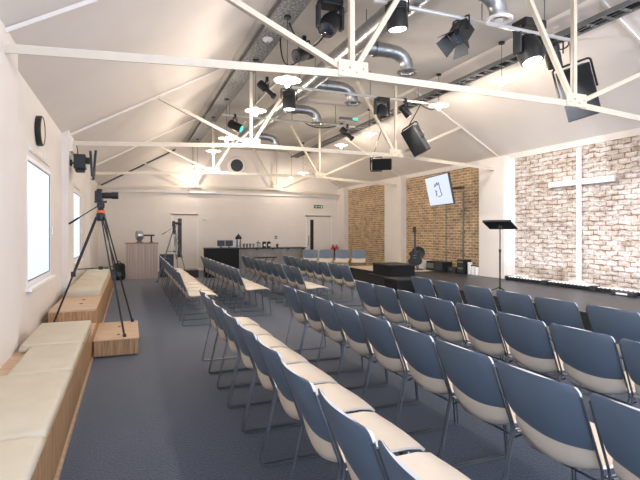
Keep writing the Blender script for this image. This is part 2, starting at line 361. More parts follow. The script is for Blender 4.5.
# ------------------------------------------------------------------ chairs
def sheet(grid, th, kf=0, ke=1):
    m = MB(); R, Q = len(grid), len(grid[0])
    nrm = [[None]*Q for _ in range(R)]
    for i in range(R):
        for j in range(Q):
            a = Vector(grid[min(i+1, R-1)][j])-Vector(grid[max(i-1, 0)][j]); b = Vector(grid[i][min(j+1, Q-1)])-Vector(grid[i][max(j-1, 0)])
            nrm[i][j] = a.cross(b).normalized()
    A = [Vector(grid[i][j]) for i in range(R) for j in range(Q)]
    B = [Vector(grid[i][j])-nrm[i][j]*th for i in range(R) for j in range(Q)]
    m.k = kf
    fs = []
    for i in range(R-1):
        for j in range(Q-1):
            a, b, c, d = i*Q+j, i*Q+j+1, (i+1)*Q+j+1, (i+1)*Q+j
            fs.append((a, d, c, b)); fs.append((a+R*Q, b+R*Q, c+R*Q, d+R*Q))
    m.add(A+B, fs); o = 0; m.k = ke; K = R*Q
    ring = [j for j in range(Q)]+[i*Q+Q-1 for i in range(1, R)]+[(R-1)*Q+j for j in range(Q-2, -1, -1)]+[i*Q for i in range(R-2, 0, -1)]
    for a, b in zip(ring, ring[1:]+ring[:1]): m.f.append([a, b, b+K, a+K]); m.m.append(ke)
    return m
def make_chair():
    t = thing('stacking_chair', '', 'chair')
    NV = 14
    H = .29
    S = [0, .02, .05, .09, .14, .22, .35, .5, .65, .78, .86, .91, .95, .975, .99, 1]
    g = []
    for s in S:
        tt = s*H
        x = .118-.118*s-.010*math.sin(PI*s); z = .533+.292*s
        w = .236+.004*s
        for e, rr in ((tt, .045), (H-tt, .042)):
            if e < rr: w -= rr-math.sqrt(max(0, rr*rr-(rr-e)**2))
        g.append([(x-(.016+.012*s)*(1-(v*2/NV-1)**2), w*(v*2/NV-1), z-.022*(1-s)**2*(1-(v*2/NV-1)**2)) for v in range(NV+1)])
    sheet(g, .012).build('backrest', [M['back'], M['edge']], t, ang=1.0)
    P = [(.118, .555, .222, .012, .02), (.122, .525, .226, .018, .035), (.131, .49, .226, .022, .05), (.142, .468, .224, .020, .060), (.165, .455, .222, .010, .062), (.205, .450, .222, .004, .052),
         (.28, .454, .226, 0, .032), (.38, .462, .230, 0, .018), (.48, .462, .230, 0, .008), (.545, .450, .226, -.004, 0), (.575, .428, .210, -.012, 0)]
    g = [[(x-bx*(1-(v*2/NV-1)**2), w*(v*2/NV-1), z-bz*(1-(v*2/NV-1)**2)) for v in range(NV+1)] for x, z, w, bx, bz in P]
    sheet(g, -.012, 0, 0).build('seat', M['seat'], t, ang=1.0)
    for s in (-1, 1):
        y = s*.244
        m = MB(); m.tube(bent([(.012, y-s*.004, .785), (.135, y, .455), (.035, y, .010), (.575, y, .010), (.535, y, .425), (.15, y, .435)], .03, 3), .0065, 6)
        m.build('side_frame', M['chrome'], t)
    for x, z in ((.20, .372), (.47, .425)):
        m = MB(); m.tube([(x, -.246, z+.03), (x, -.2, z), (x, .2, z), (x, .246, z+.03)], .006, 6); m.build('crossbar', M['chrome'], t)
    return t
ORD = ['nearest', 'second', 'third', 'fourth', 'fifth', 'sixth', 'seventh', 'eighth', 'ninth', 'tenth', 'eleventh']
proto = make_chair(); used = [False]
def put_chair(x, y, rz, label, group):
    jx, jr = random.uniform(-.008, .008), random.uniform(-.006, .006)
    if not used[0]:
        used[0] = True; o = proto; o.location = (x+jx, y, 0); o.rotation_euler = (0, 0, rz+jr); tag(o, label, 'chair', group); return o
    return dup(proto, (x+jx, y, 0), rz+jr, label, group)
def row(x, ylist, desc, group):
    n = len(ylist)
    for i, y in enumerate(sorted(ylist)):
        w = 'nearest' if i == 0 else ('farthest' if i == n-1 else ORD[i])
        put_chair(x, y, 0, 'blue-backed chair, %s from the viewer in the %s' % (w, desc) if 0 < i < n-1 else 'blue-backed chair %s the viewer in the %s' % ('nearest' if i == 0 else 'farthest from', desc), group)
row(.71, [5.19-.515*i for i in range(9)], 'near block row by the open aisle', 'near block chairs, aisle row')
row(1.69, [5.24-.514*i for i in range(9)], 'near block row second from the aisle', 'near block chairs, second row')
row(2.71, [5.33-.512*i for i in range(8)], 'near block row third from the aisle', 'near block chairs, third row')
row(3.69, [5.56, 5.0, 4.42, 3.86, 3.33, 2.77, 2.2], 'near block row beside the stage', 'near block chairs, stage row')
row(.71, [7.76+.515*i for i in range(11)], 'far block row by the open aisle', 'far block chairs, aisle row')
row(1.69, [8.2+.515*i for i in range(9)], 'far block row second from the aisle', 'far block chairs, second row')
row(2.71, [8.0+.515*i for i in range(9)], 'far block row third from the aisle', 'far block chairs, third row')
row(3.70, [8.1+.515*i for i in range(8)], 'far block row nearest the stage', 'far block chairs, stage row')
ud = Vector((.87, -.49, 0)); p0 = Vector((5.72, 15.2, 0))
for i in range(4):
    p = p0+ud*(.55*i)
    put_chair(p.x, p.y, math.atan2(-.87, -.49), 'chair facing the viewer in the angled row before the brick, %s' % ('leftmost', 'second from left', 'third from left', 'rightmost')[i], 'angled row of chairs at the back')
# ------------------------------------------------------------------ bench, cushions, boxes on the left
XF = -.40
def bench(name, label, y0, y1, top):
    t = thing(name, label, 'bench', (WP+.265, y0, 0)); x0, x1 = -.265, XF-(WP+.265); L = y1-y0
    m = MB(); m.box((x0, 0, top-.02), (x1, L, top)); m.build('bench_top', M['wood_top'], t, smooth=False)
    m = MB(); m.box((x0, .0, .03), (x1-.02, L, top-.02)); m.build('carcass', M['wood'], t, smooth=False)
    n = max(1, round(L/.36)); 
    for k in range(n):
        m = MB(); m.box((x1-.02, L*k/n+.006, .05), (x1, L*(k+1)/n-.006, top-.02)); m.build('front_panel', M['wood'], t, smooth=False, bevel=.003)
    m = MB(); m.box((x0, 0, 0), (x1+.012, L, .03)); m.build('plinth', M['wood_top'], t, smooth=False)
    return t
bench('window_bench', 'long oak bench along the left wall carrying the nearest beige cushions', 1.2, 5.88, .40)
bench('window_bench', 'low oak bench piece in the gap between the two long benches under the window', 5.89, 6.64, .30)
b3 = bench('window_bench', 'farther oak bench by the left wall with a bare end carrying dark plugs', 6.66, 13.0, .47)
m = MB()
for y in (.55, .95): m.lathe([(.022, 0), (.022, .006)], (.05, y, .47), (0, 0, 1), 12)
m.build('plug', M['black'], b3)
def cushion(y0, y1, x0, x1, z, h, label, mt='cushion'):
    m = MB(); nx, ny = 8, 12; top = []; w, l = x1-x0, y1-y0
    rows = []
    for zz, ins in ((0, .012), (h*.3, 0), (h*.75, 0), (h*.95, .012), (h, .03)): rows.append((zz, ins))
    pts = []
    for zz, ins in rows:
        a, b, c, d = x0+ins, x1-ins, y0+ins, y1-ins
        per = [(a+(b-a)*k/nx, c) for k in range(nx)]+[(b, c+(d-c)*k/ny) for k in range(ny)]+[(b-(b-a)*k/nx, d) for k in range(nx)]+[(a, d-(d-c)*k/ny) for k in range(ny)]
        pts.append([(x-(x0+x1)/2, y-y0, zz) for x, y in per])
    n = len(pts[0]); vs = [p for r in pts for p in r]
    fs = [(i*n+k, i*n+(k+1) % n, (i+1)*n+(k+1) % n, (i+1)*n+k) for i in range(len(pts)-1) for k in range(n)]
    fs.append(tuple(range(n))[::-1]); fs.append(tuple(range((len(pts)-1)*n, len(pts)*n)))
    m.add(vs, fs); o = m.build('bench_cushion', M[mt], ang=1.2, loc=((x0+x1)/2, y0, z)); tag(o, label, 'cushion', 'beige bench cushions')
    return o
cushion(1.5, 2.66, -.88, -.385, .40, .07, 'beige seat cushion nearest the viewer on the left bench')
cushion(2.68, 3.85, -.86, -.39, .40, .07, 'beige seat cushion, second from the viewer on the left bench')
cushion(3.87, 4.75, -.80, -.395, .40, .07, 'shorter beige seat cushion, third on the left bench, pulled away from the wall')
cushion(4.77, 5.86, -.89, -.40, .40, .075, 'beige seat cushion, fourth on the left bench, next to the tripod')
cushion(8.0, 9.6, -.90, -.42, .47, .11, 'beige cushion on the farther left bench right behind the tripod')
cushion(9.62, 11.2, -.90, -.42, .47, .11, 'beige cushion on the farther left bench, second behind the tripod')
cushion(11.25, 12.6, -.90, -.45, .47, .12, 'pale raised cushion at the far end of the left bench')
t = thing('storage_box', 'low pale plywood box on the carpet carrying the tripod feet', 'box', (-.15, 6.0, 0))
m = MB(); m.box((-.235, 0, .02), (.24, 1.12, .195)); m.build('box_body', M['wood'], t, smooth=False)
m = MB(); m.box((-.245, -.008, .195), (.25, 1.13, .21)); m.build('lid', M['wood_top'], t, smooth=False, bevel=.003)
m = MB()
for y in (.25, .75): m.lathe([(.02, 0), (.02, .004)], (.02, y, .21), (0, 0, 1), 12)
m.build('plug', M['black'], t)
m = MB()
for x in (-.2, .2):
    for y in (.08, 1.04): m.lathe([(.02, 0), (.02, .02)], (x, y, 0), (0, 0, 1), 10)
m.build('foot', M['black'], t)
# ------------------------------------------------------------------ camera tripods
def tripod(loc, label, feet, spread_z, leg_m, head_pan, big=True):
    t = thing('camera_tripod', label, 'tripod', loc); L = Vector(loc)
    top = Vector((0, 0, spread_z))
    for f in feet:
        f = Vector(f)-L; hz = Vector((f.x, f.y, 0)).normalized()*.05
        m = MB(); a = top+hz; mid = a.lerp(f, .52)
        side = Vector((-hz.y, hz.x, 0)).normalized()*.022
        m.tube([a+side, mid+side], .009, 6); m.tube([a-side, mid-side], .009, 6); m.tube([a.lerp(f, .45), f], .012, 6)
        m.cbox(mid, (.05, .05, .06)); leg = m.build('leg', leg_m, t)
        m = MB(); m.lathe([(.02, 0), (.022, .02), (.014, .04)], f, (0, 0, 1), 10); m.build('rubber_foot', M['black'], leg)
    m = MB(); m.lathe([(.04, -.05), (.055, -.02), (.055, .03), (.045, .05)], top); m.build('crown', M['black'], t)
    m = MB(); m.lathe([(.046, .05), (.05, .058), (.05, .075), (.046, .083)], top); m.build('crown_ring', M['orange'] if big else M['dgrey'], t)
    m = MB(); m.lathe([(.04, .083), (.034, .11), (.045, .12), (.045, .17), (.03, .18)], top); m.cbox(top+Vector((0, 0, .19)), (.14, .07, .025)); m.cbox(top+Vector((.0, -.05, .14)), (.05, .04, .05)); m.build('fluid_head', M['black'], t)
    m = MB(); q = Vector(head_pan); m.tube([top+Vector((0, 0, .16)), top+Vector((0, 0, .16))+q*.7], .007, 6); m.tube([top+Vector((0, 0, .16))+q*.7, top+Vector((0, 0, .16))+q], .012, 8); m.build('pan_handle', M['black'], t)
    # spreader
    m = MB(); c = Vector((0, 0, spread_z*.61))
    for f in feet:
        f = Vector(f)-L; e = top.lerp(f, (spread_z-c.z)/max(.1, spread_z-f.z)); m.tube([c, e], .007, 6)
    m.lathe([(.025, -.02), (.025, .02)], c); m.build('spreader', M['black'], t)
    return t, L+top+Vector((0, 0, .2025))
tr, hp = tripod((-.34, 6.55, 0), 'tall black camera tripod with an orange ring, standing by the left window', [(-.86, 6.3, .30), (-.06, 6.08, .21), (.03, 7.05, .21)], 1.635, M['black'], (-.34, -.14, -.25))
def camera_body(p, rz, label, s=1):
    t = thing('video_camera', label, 'camera', p, rz)
    m = MB(); m.box((-.06*s, -.07*s, 0), (.02*s, .07*s, .125*s)); m.box((-.045*s, -.035*s, .125*s), (.02*s, .035*s, .15*s)); m.build('body', M['black'], t, smooth=False, bevel=.008*s)
    m = MB(); m.lathe([(.035*s, 0), (.04*s, .03*s), (.04*s, .11*s), (.045*s, .115*s), (.045*s, .19*s), (.038*s, .192*s)], (.02*s, 0, .07*s), (1, 0, 0), 18); m.build('lens', M['black'], t)
    m = MB(); m.lathe([(.034*s, 0), (.034*s, .003)], (.21*s, 0, .07*s), (1, 0, 0), 18); m.build('front_glass', M['lens'], t)
camera_body(hp, -.12, 'black stills camera with a long lens on the tall tripod by the window', .98)
p = at(177, 262, Y=14.5)
tr2, hp2 = tripod((1.2, 14.5, 0), 'grey-legged camera tripod standing before the left door at the back', [(.72, 14.3, 0), (1.28, 13.95, 0), (1.62, 14.95, 0)], 1.42, M['mgrey'], (-.34, -.1, -.22), False)
camera_body(hp2, .1, 'small black camera on the tripod before the left back door', .9)
# ------------------------------------------------------------------ back of the room
t = thing('cabinet', 'pale grooved wooden cabinet at the end of the left aisle', 'cabinet', (.34, 15.55, 0))
m = MB(); m.box((-.46, 0, .0), (.46, .5, 1.06)); m.build('body', M['slat'], t, smooth=False)
m = MB()
for k in range(22): m.box((-.44+k*.04, -.012, .05), (-.44+k*.04+.028, 0, 1.03))
m.build('fluted_front', M['slat'], t, smooth=False)
m = MB(); m.box((-.48, -.02, 1.06), (.48, .52, 1.10)); m.build('top', M['wood'], t, smooth=False)
t = thing('coffee_grinder', 'round silver appliance on the pale grooved cabinet', 'appliance', (.27, 15.75, 1.10))
m = MB(); m.lathe([(.10, 0), (.11, .02), (.06, .04), (.06, .09)], (0, 0, 0)); m.build('base', M['chrome'], t)
m = MB(); m.lathe([(.12, -.10), (.15, -.07), (.15, .07), (.12, .10)], (0, 0, .22), (1, .2, 0), 20); m.build('drum', M['galv'], t)
t = thing('desk_stand', 'small dark T-shaped stand on the cabinet beside the silver appliance', 'stand', (.62, 15.75, 1.10))
m = MB(); m.lathe([(.06, 0), (.06, .015), (.025, .03), (.025, .20)], (0, 0, 0)); m.build('column', M['black'], t)
m = MB(); m.cbox((-.08, 0, .225), (.34, .08, .05)); m.build('arm', M['black'], t, smooth=False)
def simple_box(name, label, cat, loc, size, mt, parts=None, bevel=.01, rz=0):
    t = thing(name, label, cat, loc, rz)
    x, y, z = size; m = MB(); m.box((-x/2, -y/2, .0), (x/2, y/2, z)); m.build('body', M[mt], t, smooth=False, bevel=bevel)
    return t
t = simple_box('backpack', 'black bag slumped on the carpet left of the grooved cabinet', 'bag', (-.30, 15.4, 0), (.34, .3, .5), 'black_soft', bevel=.09)
m = MB(); m.box((-.12, -.2, .05), (.12, -.14, .26)); m.build('pocket', M['black_soft'], t, smooth=False, bevel=.02)
m = MB(); m.tube(arc((-.05, 0, .49), (0, 0, .62), (.05, 0, .49)), .012, 6); m.build('strap', M['black'], t)
t = simple_box('flight_case', 'dark navy case standing right of the grooved cabinet', 'case', (1.08, 15.9, 0), (.42, .3, .72), 'navy')
m = MB(); m.tube(bent([(-.08, -.155, .6), (-.08, -.18, .6), (.08, -.18, .6), (.08, -.155, .6)], .01), .008, 6); m.build('handle', M['chrome'], t)
t = simple_box('low_platform', 'low dark riser on the floor near the left back door', 'riser', (1.66, 15.6, 0), (.68, .6, .22), 'fascia')
m = MB(); m.box((-.35, -.31, .22), (.35, .31, .24)); m.build('top', M['stage'], t, smooth=False)
# black desk with screens
t = thing('mixing_desk_table', 'black draped desk left of the long grey counter', 'desk', (2.72, 15.3, 0))
m = MB(); m.box((-.52, -.3, .0), (.5, .3, .90)); m.build('skirt', M['black_soft'], t, smooth=False)
m = MB(); m.box((-.54, -.32, .90), (.52, .32, .93)); m.build('desk_top', M['black'], t, smooth=False)
for dx, nm in ((-.06, 'left'), (.2, 'right')):
    t = thing('monitor', '%s dark flat screen on the black desk' % nm, 'monitor', (2.72+dx+.05, 15.35, .93), 0)
    m = MB(); m.box((-.12, -.01, .04), (.12, .02, .23)); m.build('display', M['navy'], t, smooth=False)
    m = MB(); m.box((-.05, -.05, 0), (.05, .05, .01)); m.box((-.015, -.0, .01), (.015, .02, .05)); m.build('foot', M['black'], t, smooth=False)
# long counter
t = thing('serving_counter', 'long black-topped counter draped in grey cloth below the far wall', 'counter', (4.55, 16.1, 0))
m = MB()
prof = []
n = 90
for k in range(n+1): prof.append((-1.2+2.4*k/n, -.3+.012*math.sin(k*.9)))
m.prism(prof+[(1.2, .3), (-1.2, .3)], 'Z', 0, .855); m.build('cloth_skirt', M['cloth'], t)
m = MB(); m.box((-1.25, -.34, .855), (1.22, .33, .885)); m.build('counter_top', M['black'], t, smooth=False)
m = MB()
for k in range(4): m.cbox((-.55+k*.55, -.335, .845), (.06, .02, .035))
m.build('table_clips', M['black'], t, smooth=False)
ct = .885
def on_counter(px, name, label, cat):
    q = at(px, 247, Y=16.0); return thing(name, label, cat, (q.x, 16.0, ct))
t = on_counter(238.5, 'drinks_urn', 'tall steel urn with a dark domed lid at the left end of the counter', 'urn')
m = MB(); m.lathe([(.10, 0), (.10, .03), (.085, .04), (.085, .30)], (0, 0, 0)); m.build('body', M['galv'], t)
m = MB(); m.lathe([(.11, .30), (.11, .34), (.095, .38), (.055, .43), (.02, .45), (.02, .48), (.0, .49)], (0, 0, 0)); m.build('lid', M['black'], t)
m = MB(); m.tube([(0, -.08, .08), (0, -.13, .08), (0, -.13, .05)], .01, 6); m.build('tap', M['black'], t)
for k, px in enumerate((244, 247, 250.2, 253.4)):
    t = on_counter(px, 'drinking_glass', ('leftmost', 'second', 'third', 'rightmost')[k]+' clear tumbler in the row right of the urn', 'glass'); t['group'] = 'glasses on the counter'
    m = MB(); m.lathe([(.03, 0), (.034, .01), (.042, .13), (.038, .13), (.03, .012)], (0, 0, 0), n=14); m.build('tumbler', M['glass'], t)
    m = MB(); m.lathe([(.043, .125), (.045, .135), (.04, .14)], (0, 0, 0), n=14); m.build('rim', M['dgrey'], t)
t = on_counter(258.2, 'cafetiere', 'glass cafetiere with a black lid on the counter', 'coffee pot')
m = MB(); m.lathe([(.05, 0), (.05, .17), (.045, .17)], (0, 0, 0)); m.build('beaker', M['glass'], t)
m = MB(); m.lathe([(.055, .17), (.055, .19), (.02, .20), (.005, .21), (.012, .24), (.0, .25)], (0, 0, 0)); m.build('lid', M['black'], t)
m = MB(); m.tube(bent([(.05, 0, .03), (.1, 0, .03), (.1, 0, .15), (.05, 0, .15)], .02), .008, 6); m.build('handle', M['black'], t)
for px, w in ((264.2, 'left'), (268.8, 'right')):
    t = on_counter(px, 'storage_jar', '%s of the two black-lidded jars with white labels on the counter' % w, 'jar')
    m = MB(); m.lathe([(.062, 0), (.066, .02), (.066, .15), (.05, .17)], (0, 0, 0)); m.build('jar_body', M['black'], t)
    m = MB(); m.cbox((0, -.068, .09), (.07, .006, .08)); m.build('paper_label', M['white'], t, smooth=False)
    m = MB(); m.lathe([(.07, .17), (.07, .20), (.03, .215)], (0, 0, 0)); m.build('lid', M['black'], t)
t = on_counter(277.3, 'potted_plant', 'small green potted plant on the far counter', 'plant')
m = MB(); m.lathe([(.03, 0), (.045, .07), (.04, .07)], (0, 0, 0)); m.build('pot', M['dgrey'], t)
m = MB()
for k in range(26):
    a = random.uniform(0, 2*PI); e = random.uniform(.2, 1.4); d = Vector((math.cos(a)*math.cos(e), math.sin(a)*math.cos(e), math.sin(e)))
    q = Vector((0, 0, .06)); s_ = d.cross(Vector((0, 0, 1))).normalized()*.014; l = random.uniform(.06, .11)
    m.add([q, q+d*l*.5+s_, q+d*l, q+d*l*.5-s_], [(0, 1, 2, 3)])
m.build('foliage', M['green'], t)
# exit sign, extinguishers, vent
q = at(318.5, 206.5, Y=BY-.02)
t = thing('exit_sign', 'green emergency exit sign above the right back door', 'sign', (q.x, BY, q.z-.07))
m = MB(); m.box((-.19, -.03, 0), (.19, 0, .13)); m.build('sign_plate', mat('exit_green', (40, 110, 80), .5), t, smooth=False)
m = MB(); m.cbox((-.11, -.032, .065), (.05, .004, .07)); m.cbox((-.02, -.032, .065), (.08, .004, .02)); m.add([(.03, -.034, .03), (.03, -.034, .10), (.08, -.034, .065)], [(0, 1, 2)]); m.cbox((.13, -.032, .065), (.05, .004, .09)); m.build('pictogram', M['white'], t, smooth=False)
for px, w in ((332.3, 'left'), (336, 'right')):
    q = at(px, 249, Y=17.9)
    t = thing('fire_extinguisher', 'red fire extinguisher, %s of the pair by the right back door' % w, 'extinguisher', (q.x, 17.88, .38))
    m = MB(); m.lathe([(.065, 0), (.075, .02), (.075, .36), (.05, .42), (.02, .45), (.02, .47)], (0, 0, 0)); m.build('cylinder', M['red'], t)
    m = MB(); m.cbox((0, -.02, .50), (.03, .12, .03)); m.tube(arc((.02, 0, .48), (.12, -.02, .4), (.08, -.02, .12)), .01, 6); m.build('valve_hose', M['black'], t)
    m = MB(); m.box((-.04, .076, .1), (.04, .215, .3)); m.build('wall_bracket', M['mgrey'], t, smooth=False)
q = at(236, 166, Y=BY)
t = thing('extractor_fan', 'round dark-centred wall fan high on the far gable', 'fan', (q.x, BY, q.z))
m = MB(); m.lathe([(.34, 0), (.34, .10), (.29, .16), (.24, .16)], (0, 0, 0), (0, -1, 0), 32); m.build('housing', M['white'], t)
m = MB(); m.lathe([(.235, .15), (.235, .175), (.2, .18)], (0, 0, 0), (0, -1, 0), 28); m.build('grille', M['dgrey'], t)
t = thing('wall_panel', 'small grey call point on the wall between the two back doors', 'switch', (5.35, BY, 1.15)); m = MB(); m.box((-.05, -.02, 0), (.05, 0, .12)); m.build('plate', M['mgrey'], t, smooth=False, bevel=.004)
m = MB(); m.box((-.02, -.03, .04), (.02, -.02, .08)); m.build('button', M['white'], t, smooth=False)
q = at(204.5, 219, Y=BY)
t = thing('wall_panel', 'small pale sensor on the wall right of the left back door', 'switch', (q.x, BY, q.z-.04)); m = MB(); m.box((-.08, -.025, 0), (.08, 0, .06)); m.build('plate', M['white'], t, smooth=False, bevel=.004)
m = MB(); m.box((-.05, -.03, .02), (.05, -.025, .04)); m.build('slot', M['mgrey'], t, smooth=False)
# wall clock on the left
q = at(41, 131, X=WX+.04)
t = thing('wall_clock', 'round black-rimmed wall clock with a plain cream face above the left window', 'clock', (WX, q.y, q.z), 0)
m = MB(); m.lathe([(.175, 0), (.18, .01), (.18, .055), (.165, .065), (.16, .05)], (0, 0, 0), (1, 0, 0), 36); m.build('rim', M['black'], t)
m = MB(); m.lathe([(.161, .05), (.161, .056)], (0, 0, 0), (1, 0, 0), 36); m.build('face', M['seat'], t)
# vertical cable duct on the wall
m = MB(); m.box((WP, 8.66, .5), (WP+.02, 8.70, 2.7))
# ------------------------------------------------------------------ TV screen
def tv():
    ctr = Vector((7.05, 9.80, 2.46)); yaw, tilt, w = .193, .211, 1.33; h = w*9/16
    u = Vector((-math.sin(yaw), -math.cos(yaw), 0)); n = Vector((-math.cos(yaw), math.sin(yaw), 0)); up = n*math.sin(tilt)+Vector((0, 0, math.cos(tilt))); nn = u.cross(up)
    R = Matrix((u, up, nn)).transposed()
    t = thing('wall_screen', 'flat screen showing a black line drawing, tilted on a wall arm over the tan brick', 'screen', ctr)
    t.rotation_euler = R.to_euler()
    m = MB(); m.box((-w/2, -h/2, -.05), (w/2, h/2, 0)); m.build('housing', M['dgrey'], t, smooth=False, bevel=.008)
    m = MB(); m.box((-w/2+.02, -h/2+.02, .0), (w/2-.02, h/2-.02, .004)); m.build('display', emit('screen_glow', (224, 234, 250), .95, (20, 20, 20)), t, smooth=False)
    m = MB(); z = .008
    def stroke(pts, r=.011): m.tube([(x, y, z) for x, y in pts], r, 4)
    stroke([(-.13, .10), (-.12, .17), (-.06, .12), (-.02, .20), (.04, .14), (.10, .19), (.12, .11)])
    stroke([(-.17, .10), (-.13, .10)]); stroke([(.10, .11), (.16, -.13), (.06, -.15)]); stroke([(-.13, .02), (-.13, -.14)])
    stroke([(-.13, -.02), (-.07, -.02)]); stroke([(-.13, -.08), (-.08, -.08)]); stroke([(-.04, -.15), (.02, -.15)])
    m.build('line_drawing', M['black'], t)
    w_ = Vector((RX, 10.35, 2.62)); Ri = R.inverted(); e = Ri @ (w_-ctr)
    m = MB(); m.cbox((e.x*0+.0, 0, -.07), (.3, .3, .03)); m.tube([(0, 0, -.08), (e*.5)+Vector((.12, 0, 0)), e], .028, 8); m.build('wall_arm', M['black'], t)
    pl_ = MB(); pl_.cbox(e, (.2, .2, .05), Ri); pl_.build('wall_plate', M['mgrey'], t, smooth=False)
tv()
for px, r, z0, z1, lb in ((445.5, .010, .5, 2.25, 'thin pale conduit running down the tan brick below the screen'), (463, .022, .62, 2.5, 'thicker grey conduit running down the tan brick from the screen bracket')):
    q = at(px, 230, X=RX-.03); t = thing('wall_conduit', lb, 'conduit', (RX-r, q.y, z0))
    m = MB(); m.tube([(0, 0, 0), (0, 0, z1-z0)], r, 8); m.build('pipe', M['mgrey'], t)
    for k in range(3):
        m = MB(); m.cbox((r*.2, 0, .2+k*.6), (r*1.6, r*5, .03)); m.build('saddle_clip', M['chrome'], t, smooth=False)
# ------------------------------------------------------------------ cross
q = at(578, 220, X=8.1); yc = q.y
t = thing('cross', 'tall white wooden cross standing against the whitewashed brick', 'cross', (8.11, yc, .46))
m = MB(); m.box((-.01, -.042, 0), (.04, .042, 2.61)); m.build('upright', M['white'], t, smooth=False, bevel=.004)
m = MB(); m.box((-.015, -.74, 1.90), (.038, .70, 2.01)); m.build('crossbar', M['white'], t, smooth=False, bevel=.004)
m = MB(); m.box((-.12, -.3, -.1), (.05, .34, .0)); m.box((-.13, -.12, 0), (.05, .12, .04)); m.build('foot_block', M['white'], t, smooth=False, bevel=.004)
for k, (px, lb) in enumerate(((513, 'dark LED batten on the stage edge beneath the brick, left of the cross'), (545, 'dark LED batten directly at the foot of the cross'), (600, 'dark LED batten on the stage to the right of the cross'))):
    ya = [8.42, 7.32, 6.22][k]
    t = thing('light_batten', lb, 'light', (7.93, ya-.52, .36)); t['group'] = 'footlights along the brick'
    m = MB(); m.box((-.05, -.52, .01), (.05, .52, .07)); m.build('housing', M['black'], t, smooth=False, bevel=.004)
    for j in range(12):
        m = MB(); m.lathe([(.022, 0), (.022, .008), (.016, .01)], (0, -.47+j*.085, .07), (0, 0, 1), 10); m.build('led_lens', M['led_strip'], t)
    m = MB(); m.box((-.07, -.54, 0), (.07, -.50, .09)); m.box((-.07, .50, 0), (.07, .54, .09)); m.build('end_bracket', M['dgrey'], t, smooth=False)
t = simple_box('junction_box', 'small black box at the right end of the footlights', 'box', (7.8, 5.6, .36), (.12, .4, .07), 'dgrey')
m = MB(); m.cbox((-.061, 0, .035), (.01, .2, .03)); m.build('label_strip', M['white'], t, smooth=False)
t = simple_box('floor_lamp_box', 'small white box on the stage between pillar and cross', 'box', (8.03, 8.12, .36), (.12, .3, .13), 'white')
m = MB(); m.cbox((-.061, 0, .07), (.01, .16, .05)); m.build('front_slot', M['mgrey'], t, smooth=False)
# ------------------------------------------------------------------ music stand
q = at(500, 294, Z=.36)
t = thing('music_stand', 'black orchestral music stand alone on the stage', 'music stand', (q.x, q.y, .36), 0)
m = MB()
for k in range(3):
    a = 2*PI*k/3+.4; m.tube([(0, 0, .12), (.25*math.cos(a), .25*math.sin(a), .012)], .01, 6)
m.build('tripod_base', M['black'], t)
m = MB(); m.tube([(0, 0, .08), (0, 0, .75)], .014, 8); m.tube([(0, 0, .75), (0, 0, 1.17)], .009, 8); m.lathe([(.02, .73), (.02, .78)], (0, 0, 0)); m.build('pole', M['black'], t)
a_, b_ = at(482, 222.7, Y=q.y+.05), at(504, 221.7, Y=q.y-.1)
m = MB(); R = Matrix.Rotation(-PSI-.75, 3, 'Z') @ Matrix.Rotation(math.radians(-22), 3, 'X')
m.cbox((0, .0, 1.20), (.50, .34, .012), R); m.cbox(R @ Vector((0, -.17, .012))+Vector((0, 0, 1.20)), (.50, .010, .028), R); m.build('desk', M['black'], t, smooth=False)
m = MB(); m.cbox((0, 0, 1.175), (.05, .05, .05)); m.build('tilt_joint', M['dgrey'], t, smooth=False)
# ------------------------------------------------------------------ stage blocks and instruments
for (x0, y0, x1, y1, h, lb, tops) in ((5.82, 10.0, 6.5, 10.9, .28, 'larger black block by the stage edge near the white pillar', 1), (5.28, 8.8, 5.71, 9.35, .42, 'lower black block in front of the larger black one by the stage', 1)):
    t = thing('stage_block', lb, 'block', ((x0+x1)/2, (y0+y1)/2, .36 if x0 > 5.75 else 0)); w, l = (x1-x0)/2, (y1-y0)/2
    m = MB(); m.box((-w, -l, 0), (w, l, h-.03)); m.build('carpeted_body', M['black_soft'], t, smooth=False)
    m = MB(); m.box((-w-.01, -l-.01, h-.03), (w+.01, l+.01, h)); m.build('lid', M['fascia'], t, smooth=False, bevel=.005)
q = at(415, 272, Z=.36)
gx, gy = 7.35, None
D_ = at(415, 260, X=7.5)
t = thing('guitar', 'black electric guitar propped upright beside the white pillar', 'guitar', (D_.x, D_.y, .50), 0)
Rv = Matrix.Rotation(-math.radians(36), 3, 'Z')
def outline(pts, n=6):
    P = [Vector((a, b, 0)) for a, b in pts]; out = []; k = len(P)
    for i in range(k):
        p0_, p1, p2, p3 = P[i-1], P[i], P[(i+1) % k], P[(i+2) % k]
        for s in range(n):
            u = s/n; out.append(.5*((2*p1)+(p2-p0_)*u+(2*p0_-5*p1+4*p2-p3)*u*u+(3*p1-p0_-3*p2+p3)*u**3))
    return out
bo = outline([(0, 0), (.15, .02), (.20, .12), (.14, .24), (.17, .36), (.10, .40), (.04, .33), (-.04, .33), (-.11, .38), (-.17, .32), (-.13, .22), (-.19, .12), (-.14, .01)])
m = MB(); n = len(bo)
vs = [Rv @ Vector((p.x, -.022, p.y)) for p in bo]+[Rv @ Vector((p.x, .022, p.y)) for p in bo]
m.add(vs, [tuple(range(n)), tuple(range(n, 2*n))[::-1]]+[(i, i+n, (i+1) % n+n, (i+1) % n) for i in range(n)]); m.build('body', M['black'], t)
m = MB(); m.cbox((0, -.005, .62), (.05, .03, .62)); [setattr(m.v[i], 'xyz', (Rv @ m.v[i])) for i in range(len(m.v))]; m.build('neck', M['dgrey'], t, smooth=False)
m = MB(); m.cbox((-.01, 0, 1.0), (.09, .02, .17))
for k in range(3): m.cbox((-.06, 0, .94+k*.05), (.03, .015, .015))
[setattr(m.v[i], 'xyz', (Rv @ m.v[i])) for i in range(len(m.v))]; m.build('headstock', M['black'], t, smooth=False)
